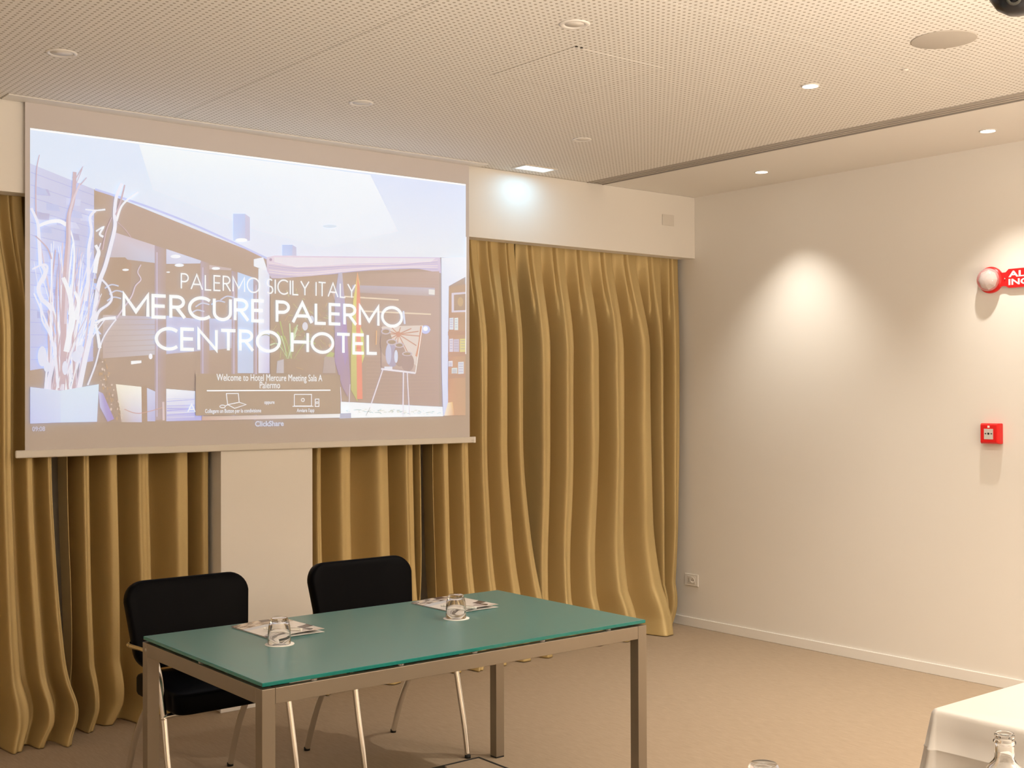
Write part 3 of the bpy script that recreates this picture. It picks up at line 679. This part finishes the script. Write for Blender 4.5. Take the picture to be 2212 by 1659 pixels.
for s in (-1, 1):
    bm = bmesh.new(); v = [bm.verts.new(p) for p in ((-.0519, s*.018, .005), (-.0519, s*.018, -.005), (-.0519, s*.010, 0))]; bm.faces.new(v)
    bm.faces.new([bm.verts.new(p) for p in ((-.0519, s*.018, .0015), (-.0519, s*.018, -.0015), (-.0519, s*.023, -.0015), (-.0519, s*.023, .0015))])
    link('arrow', bm_mesh('arrow', bm), m_black, pl)
box('house_symbol', (-.0507, -.006, .032), (-.0499, .006, .043), m_paper, fa)
# flashing beacon with sign
fb = empty('fire_alarm_sign', (XR, 3.505, 2.190), label='red fire alarm sign with clear round beacon high on the right wall', cat='fire alarm')
lathe('beacon_base', [(0, .0003), (.070, .0003), (.072, .012), (.066, .026), (0, .026)], m_red, fb, 48, (0, 0, 0), 'x')
prof = [(.060, .026)]+[(.062*math.cos(t*math.pi/2/9), .034+.050*math.sin(t*math.pi/2/9)) for t in range(0, 10)]
prof[-1] = (0, .084)
lathe('clear_dome', prof, m_clear, fb, 48, (0, 0, 0), 'x')
lathe('inner_lamp', [(0, .027), (.042, .027), (.030, .055), (.010, .066), (0, .067)], m_paper, fb, 8, (0, 0, 0), 'x', smooth=False)
pts = [(-.045, .044), (-.072, .033), (-.092, .034), (-.108, .050), (-.48, .052), (-.50, .040), (-.50, -.040), (-.48, -.052), (-.108, -.050), (-.092, -.040), (-.072, -.038), (-.045, -.046)]
bm = bmesh.new(); A = [bm.verts.new((-.020, y, z)) for y, z in pts]; Bv = [bm.verts.new((-.008, y, z)) for y, z in pts]
bm.faces.new(A); bm.faces.new(Bv[::-1])
for i in range(len(pts)): j = (i+1) % len(pts); bm.faces.new((A[i], A[j], Bv[j], Bv[i]))
sg = link('sign_board', bm_mesh('sign', bm), m_red, fb)
MT = Matrix(((0, 0, -1, 0), (-1, 0, 0, 0), (0, 1, 0, 0), (0, 0, 0, 1)))
text('lettering', 'ALLARME', m_paper, Matrix.Translation((-.0206, -.108, .006)) @ MT, .32, .033, sg, .03)
text('lettering', 'INCENDIO', m_paper, Matrix.Translation((-.0206, -.108, -.036)) @ MT, .32, .033, sg, .03)
lathe('rivet', [(0, .0265), (.004, .026), (.004, .0205), (0, .0205)], m_chrome, sg, 12, (0, -.088, 0), 'x')
box('mount', (-.008, -.45, -.02), (-.0003, -.08, .02), m_red, fb)

# ------------------------------------------------------------------ meeting table
TX0, TX1, TY0, TY1, TZ = 1.678, 3.286, 3.300, 4.222, .722
mt_ = empty('meeting_table', ((TX0+TX1)/2, (TY0+TY1)/2, 0), label='rectangular meeting table with frosted green glass top and satin metal frame', cat='table')
hx, hy = (TX1-TX0)/2, (TY1-TY0)/2; LG = .044
bm = box_bm((-hx+.002, -hy+.002, TZ-.012), (hx-.002, hy-.002, TZ), .0015, 1)
me = bm_mesh('glass_top', bm)
gt = link('glass_top', me, [m_gtop, m_gedge], mt_)
for p in me.polygons: p.material_index = 0 if p.normal.z > .9 else 1
ZF = TZ-.020
for sx in (-1, 1):
    for sy in (-1, 1):
        x0 = sx*hx; y0 = sy*hy
        lg = box('leg', (min(x0, x0-sx*LG), min(y0, y0-sy*LG), .006), (max(x0, x0-sx*LG), max(y0, y0-sy*LG), ZF), m_alu, mt_, bev=.0015)
        box('foot', (min(x0, x0-sx*LG)+.001, min(y0, y0-sy*LG)+.001, 0), (max(x0, x0-sx*LG)-.001, max(y0, y0-sy*LG)-.001, .007), m_rubber, lg)
for sy in (-1, 1):
    y0 = sy*hy
    box('rail', (-hx+LG+.0007, min(y0, y0-sy*.030), ZF-.048), (hx-LG-.0007, max(y0, y0-sy*.030), ZF), m_alu, mt_, bev=.0015)
for sx in (-1, 1):
    x0 = sx*hx
    box('rail', (min(x0, x0-sx*.030), -hy+LG+.0007, ZF-.048), (max(x0, x0-sx*.030), hy-LG-.0007, ZF), m_alu, mt_, bev=.0015)
for x in (-.62, -.30, 0, .30, .62):
    for y in (-hy+.016, hy-.016): lathe('glass_pad', [(0, ZF), (.010, ZF), (.010, TZ-.012), (0, TZ-.012)], m_clear, mt_, 14, (x, y, 0))
for x in (-hx+.016, hx-.016): lathe('glass_pad', [(0, ZF), (.010, ZF), (.010, TZ-.012), (0, TZ-.012)], m_clear, mt_, 14, (x, 0, 0))
lathe('bolt', [(0, .0011), (.007, .001), (.007, -.001), (0, -.001)], m_grille, mt_, 16, (-hx, hy-.030, ZF-.025), 'x')

# ------------------------------------------------------------------ chairs
def pad_bm(w0, w1, h, t, bow=0.0, n=14, rtop=.07, rbot=.05):
    """upholstered pad: rounded outline in XZ, crowned front (-Y); w0 width at bottom, w1 at top"""
    bm = bmesh.new(); NU = 40
    out = []
    for (cx, cz, r, a0) in ((w1/2-rtop, h-rtop, rtop, 0), (-w1/2+rtop, h-rtop, rtop, 90), (-w0/2+rbot, rbot, rbot, 180), (w0/2-rbot, rbot, rbot, 270)):
        for k in range(9):
            a = math.radians(a0+k*90/8); out.append((cx+r*math.cos(a), cz+r*math.sin(a)))
    c = Vector((0, h/2))
    lay = [(-t/2, .955), (-t/2+.004, .985), (-t/2+.013, 1.0), (t/2-.013, 1.0), (t/2-.003, .985), (t/2, .955)]
    rings = []
    def yb(x): return -bow*(x/(w1/2))**2
    for y, s in lay: rings.append([bm.verts.new((c.x+(x-c.x)*s, y+yb(x), c.y+(z-c.y)*(1-(1-s)*1.3))) for x, z in out])
    for A, B in zip(rings, rings[1:]):
        for i in range(len(out)): j = (i+1) % len(out); bm.faces.new((A[i], A[j], B[j], B[i]))
    for R, sgn, y0 in ((rings[0], -1, -t/2), (rings[-1], 1, t/2)):
        prev = R
        for s, dy in ((.8, .006), (.5, .010), (.2, .012)):
            nr = [bm.verts.new((x*s, y0+sgn*dy+yb(x*s), c.y+(z-c.y)*s)) for x, z in out]
            for i in range(len(out)): j = (i+1) % len(out); bm.faces.new((prev[i], prev[j], nr[j], nr[i]))
            prev = nr
        bm.faces.new(prev)
    return bm
def make_chair(x, y, label):
    t = empty('chair', (x, y, 0), label=label, cat='chair', group='black leather chairs behind the table')
    # local: front is -Y; feet front y=-.27, rear y=+.27
    bm = pad_bm(.485, .525, .352, .060, bow=.035, rtop=.080, rbot=.085)
    R = Matrix.Translation((0, .170, .488)) @ Matrix.Rotation(math.radians(-13), 4, 'X')
    bmesh.ops.transform(bm, matrix=R, verts=bm.verts)
    link('backrest', bm_mesh('backrest', bm), m_leather, t, smooth=True)
    bm = pad_bm(.478, .452, .475, .080, bow=0, rtop=.05, rbot=.05)
    R = Matrix.Translation((0, -.262, .437)) @ Matrix.Rotation(math.radians(-90), 4, 'X') @ Matrix.Scale(-1, 4, (0, 0, 1))
    R = Matrix(((1, 0, 0, 0), (0, 0, 1, -.262), (0, -1, 0, .434), (0, 0, 0, 1)))
    bmesh.ops.transform(bm, matrix=R, verts=bm.verts)
    link('seat', bm_mesh('seat', bm), m_leather, t, smooth=True)
    for s in (-1, 1):
        lf = tube('leg', [(s*.258, -.262, .008), (s*.260, -.240, .12), (s*.260, -.205, .26), (s*.258, -.170, .40), (s*.256, -.130, .52), (s*.256, -.085, .590)], .0125, m_chrome, t, 14)
        lathe('foot_cap', [(0, 0), (.0135, 0), (.0135, .014), (0, .014)], m_rubber, lf, 14, (s*.258, -.263, 0))
        tube('armrest', [(s*.256, -.085, .590), (s*.257, -.040, .602), (s*.258, .03, .602), (s*.259, .08, .600), (s*.262, .140, .597)], .0095, m_chrome, t, 12)
        lr = tube('leg', [(s*.228, .282, .008), (s*.227, .235, .12), (s*.226, .175, .235), (s*.225, .09, .345), (s*.224, .01, .388), (s*.224, -.10, .398)], .0125, m_chrome, t, 14)
        lathe('foot_cap', [(0, 0), (.0135, 0), (.0135, .014), (0, .014)], m_rubber, lr, 14, (s*.228, .283, 0))
        tube('back_bracket', [(s*.262, .137, .597), (s*.258, .172, .597), (s*.235, .190, .598), (s*.18, .200, .598)], .009, m_chrome, t, 10)
    fr = tube('seat_frame', [(-.259, -.180, .372), (-.235, -.178, .385), (0, -.175, .388), (.235, -.178, .385), (.259, -.180, .372)], .010, m_chrome, t, 10)
    tube('seat_rail', [(-.224, .02, .388), (0, .02, .390), (.224, .02, .388)], .009, m_chrome, t, 10)
    return t
ch1 = make_chair(2.072, 4.535, 'black leather armchair with chrome legs behind the left end of the table')
ch2 = dup(ch1, (2.894, 4.528, 0), 'black leather armchair with chrome legs behind the middle of the table')

# ------------------------------------------------------------------ things on the table
def tumbler(x, y, z, label, group):
    t = empty('drinking_glass', (x, y, z), label=label, cat='glass', group=group)
    prof = [(.0385, 0), (.0392, .002), (.0392, .022), (.0385, .045), (.0365, .062), (.0325, .078), (.0285, .087), (.0255, .0905), (0, .0905), ]
    inner = [(0, .0765), (.0225, .0765), (.0275, .072), (.0320, .062), (.0350, .045), (.0368, .022), (.0372, .002), (.0378, 0), (.0385, 0)]
    lathe('tumbler', prof+inner, m_glass, t, 56)
    return t
def coaster(x, y, z, label, group):
    t = empty('coaster', (x, y, z), label=label, cat='coaster', group=group)
    lathe('disc', [(0, 0), (.0500, 0), (.0505, .0008), (.0500, .0018), (0, .0018)], m_paper, t, 56)
    lathe('printed_ring', [(.0285, .0018), (.0285, .0021), (.0325, .0021), (.0325, .0018)], m_print, t, 48)
    return t
G3, G4 = 'upturned tumblers', 'white paper coasters'
coaster(1.990, 3.782, TZ, 'white round paper coaster under the left tumbler on the glass table', G4)
coaster(2.744, 3.784, TZ, 'white round paper coaster under the right tumbler on the glass table', G4)
tumbler(1.990, 3.784, TZ+.0022, 'upturned clear tumbler on the left coaster of the glass table', G3)
tumbler(2.744, 3.786, TZ+.0022, 'upturned clear tumbler on the right coaster of the glass table', G3)

m_cov = mat('brochure_print', (.8, .8, .8), .22, spec=.5)
N, L, B = nodes(m_cov); at = N.new('ShaderNodeAttribute'); at.attribute_name = 'ink'; L.new(at.outputs['Color'], B.inputs['Base Color'])
def brochure(x, y, label, warm):
    t = empty('brochure', (x, y, TZ), rz=math.radians(1.5), label=label, cat='brochure', group='brochures on the glass table')
    W, Hh = .215, .305
    def lift(u, v): return .0045+.010*(u**2.2)*(1-v)*.9+.007*math.sin(u*math.pi)*(1-.4*v)+.006*v*u
    for nm, dz, k in (('back_leaf', .0, 0), ('cover', .0, 1)):
        def f(u, v):
            return ((u-.5)*W, (v-.5)*Hh, (.0012+.0015*math.sin(u*3)) if k == 0 else lift(u, v))
        nx, ny = 72, 100
        bm = grid_bm(nx, ny, f); me = bm_mesh(nm, bm)
        ca = me.color_attributes.new('ink', 'FLOAT_COLOR', 'POINT')
        for i, vv in enumerate(me.vertices):
            u = vv.co.x/W+.5; v = vv.co.y/Hh+.5
            c = (.80, .78, .77)
            if k:
                if v > .72:
                    q = math.sin(u*23+3*math.sin(v*31))*math.sin(v*47+2*u)
                    c = (.50, .40, .32) if warm else (.46, .44, .45)
                    if q > .35: c = (.78, .70, .60)
                    if q < -.45: c = (.16, .12, .10)
                    if .50 < u < .72 and v > .86: c = (.10, .07, .08)
                elif v > .60 and u < .55: c = (.62, .66, .74)
                e1 = .13+.24*u*u+.03*math.sin(u*5)
                if abs(v-e1) < .035+.045*u and (u > .72 or u < .42): c = (.10, .09, .11)
                dx, dy = (u-.70)/.15, (v-.11)/.085
                if dx*dx+dy*dy < 1: c = (.09, .08, .10) if dx > .15 else (.50, .46, .47)
                if abs(v-.36-.35*(u-.5)) < .02 and u < .6: c = (.45, .42, .44)
                if v < .05 and u > .8: c = (.70, .60, .55)
            ca.data[i].color = (*c, 1)
        o = link(nm, me, m_cov if k else m_paper, t, smooth=True)
        md = o.modifiers.new('thickness', 'SOLIDIFY'); md.thickness = .0006; md.offset = -1 if k else 0
    return t
brochure(2.106, 4.020, 'glossy printed brochure lying behind the left tumbler', True)
brochure(2.905, 4.020, 'glossy printed brochure lying behind the right tumbler', False)
def pen(x0, y0, x1, y1, z, label):
    a = math.atan2(y1-y0, x1-x0); l = math.hypot(x1-x0, y1-y0)
    t = empty('pen', (x0, y0, z), rz=a, label=label, cat='pen', group='white pens on the brochures')
    tube('barrel', [(.0, 0, 0), (l*.5, 0, 0), (l, 0, 0)], .0047, m_pen, t, 12)
    tube('tip', [(-.012, 0, 0), (-.0005, 0, 0)], [.0012]+[.0042]*6, m_pen, t, 12)
    tube('cap_button', [(l+.0005, 0, 0), (l+.008, 0, 0)], .0058, m_pen, t, 12)
    box('clip', (l-.035, -.0013, .0047), (l, .0013, .0062), m_chrome, t)
    return t
pen(2.045, 3.985, 2.125, 3.885, TZ+.0185, 'white ballpoint pen on the brochure behind the left tumbler')
pen(2.812, 3.965, 2.880, 3.850, TZ+.0170, 'white ballpoint pen on the brochure behind the right tumbler')

# ------------------------------------------------------------------ floor box with black edge trim
fx = empty('floor_box', (3.040, 4.085, 0), label='square floor outlet box with black edging flush in the carpet under the table', cat='floor box')
for a, b in (((-.152, .140, 0), (.152, .152, .005)), ((-.152, -.152, 0), (.152, -.140, .005)), ((-.152, -.140, 0), (-.140, .140, .005)), ((.140, -.140, 0), (.152, .140, .005))):
    box('edge_trim', a, b, m_rubber, fx, bev=.001)
box('carpet_lid', (-.139, -.139, 0), (.139, .139, .0035), m_floor, fx)
box('cable_flap', (-.10, .118, .0035), (-.045, .1395, .006), m_rubber, fx)

# ------------------------------------------------------------------ white cloth tables on the right
def cloth_table(x0, x1, y0, y1, label, clabel):
    cx, cy = (x0+x1)/2, (y0+y1)/2; hx, hy = (x1-x0)/2-.004, (y1-y0)/2-.004
    t = empty('conference_table', (cx, cy, 0), label=label, cat='table')
    box('tabletop', (-hx, -hy, .720), (hx, hy, .745), m_plastic, t, bev=.002)
    for sx in (-1, 1):
        for sy in (-1, 1): tube('leg', [(sx*(hx-.05), sy*(hy-.05), 0), (sx*(hx-.05), sy*(hy-.05), .4), (sx*(hx-.05), sy*(hy-.05), .719)], .016, m_alu, t, 12)
    bm = bmesh.new(); Xh, Yh = (x1-x0)/2, (y1-y0)/2
    loop = []     # perimeter with rounded corners; corner weight c
    for (sx, sy, a0) in ((1, 1, 0), (-1, 1, 90), (-1, -1, 180), (1, -1, 270)):
        for k in range(15):
            a = math.radians(a0+k*90/14); nx, ny = math.cos(a), math.sin(a)
            w_ = math.sin(math.pi*k/14)
            loop.append((sx*(Xh-.02)+nx*.02, sy*(Yh-.02)+ny*.02, nx, ny, w_, k))
        (tx, ty) = ((-1, 0), (0, -1), (1, 0), (0, 1))[((a0//90)) % 4]
        L_ = 2*(Xh if tx else Yh)-.04; n_ = 26
        nx, ny = (0, sy) if tx else (sx, 0)
        # straight side following this corner
        for k in range(1, n_):
            px = (sx*(Xh-.02) if tx else sx*Xh)+tx*L_*k/n_; py = (sy*Yh if tx else sy*(Yh-.02))+ty*L_*k/n_
            loop.append((px, py, nx, ny, 0, k))
    top = .752; rows = [0, .003, .012, .05, .0985, .100, .1015, .104, .16, .28, .42, .56, .68]
    rings = []
    for d in rows:
        R = []
        for i, (px, py, nx, ny, c, k) in enumerate(loop):
            o = .002 if d > 0 else -.006
            if d > .01:
                o += .004+.13*d*c+.010*d*math.sin(i*.9)+(.055*d if c else .02*d)
                if c: o += .10*(d**.9)*math.sin(math.pi*2*k/14*1.5)*.6
                if .0995 < d < .103: o += .002
            R.append(bm.verts.new((px+nx*o, py+ny*o, top-d)))
        rings.append(R)
    n = len(loop)
    for A, Bb in zip(rings, rings[1:]):
        for i in range(n): j = (i+1) % n; bm.faces.new((A[i], A[j], Bb[j], Bb[i]))
    bm.faces.new(rings[0])
    me = bm_mesh('tablecloth', bm)
    o = link('tablecloth', me, m_cloth, loc=(cx, cy, 0), smooth=True, label=clabel, cat='tablecloth')
    md = o.modifiers.new('thickness', 'SOLIDIFY'); md.thickness = .001; md.offset = 1
    return t
cloth_table(2.852, 3.56, -.30, 1.810, 'conference table under a white cloth at the lower right corner', 'white tablecloth hanging over the table at the lower right corner')
cloth_table(1.36, 2.03, -.50, 1.655, 'nearer conference table below the frame carrying the bottle', 'white tablecloth under the bottle and nearest tumbler')

# bottle
bo = empty('glass_bottle', (1.765, .995, .7535), label='clear glass water bottle with open neck at the bottom right corner', cat='bottle')
out = [(.030, 0), (.036, .003), (.0375, .010), (.0375, .190), (.0370, .208), (.0345, .226), (.0295, .241), (.0230, .252), (.0170, .259), (.0145, .264), (.0142, .283), (.0150, .285), (.0168, .287), (.0168, .290), (.0150, .292), (.0141, .293), (.0148, .296), (.0150, .300), (.0140, .302)]
inn = [(.0112, .302), (.0108, .298), (.0112, .264), (.0140, .256), (.0205, .248), (.0268, .238), (.0318, .223), (.0342, .206), (.0345, .190), (.0345, .012), (.030, .008), (0, .010)]
lathe('bottle_body', [(0, .004)]+out+inn, m_glass, bo, 48)
coaster(1.898, 1.580, .7535, 'white round paper coaster at the bottom edge, on the nearest cloth', G4)
tumbler(1.898, 1.580, .7557, 'upturned tumbler just cut off by the bottom edge of the photo', G3)
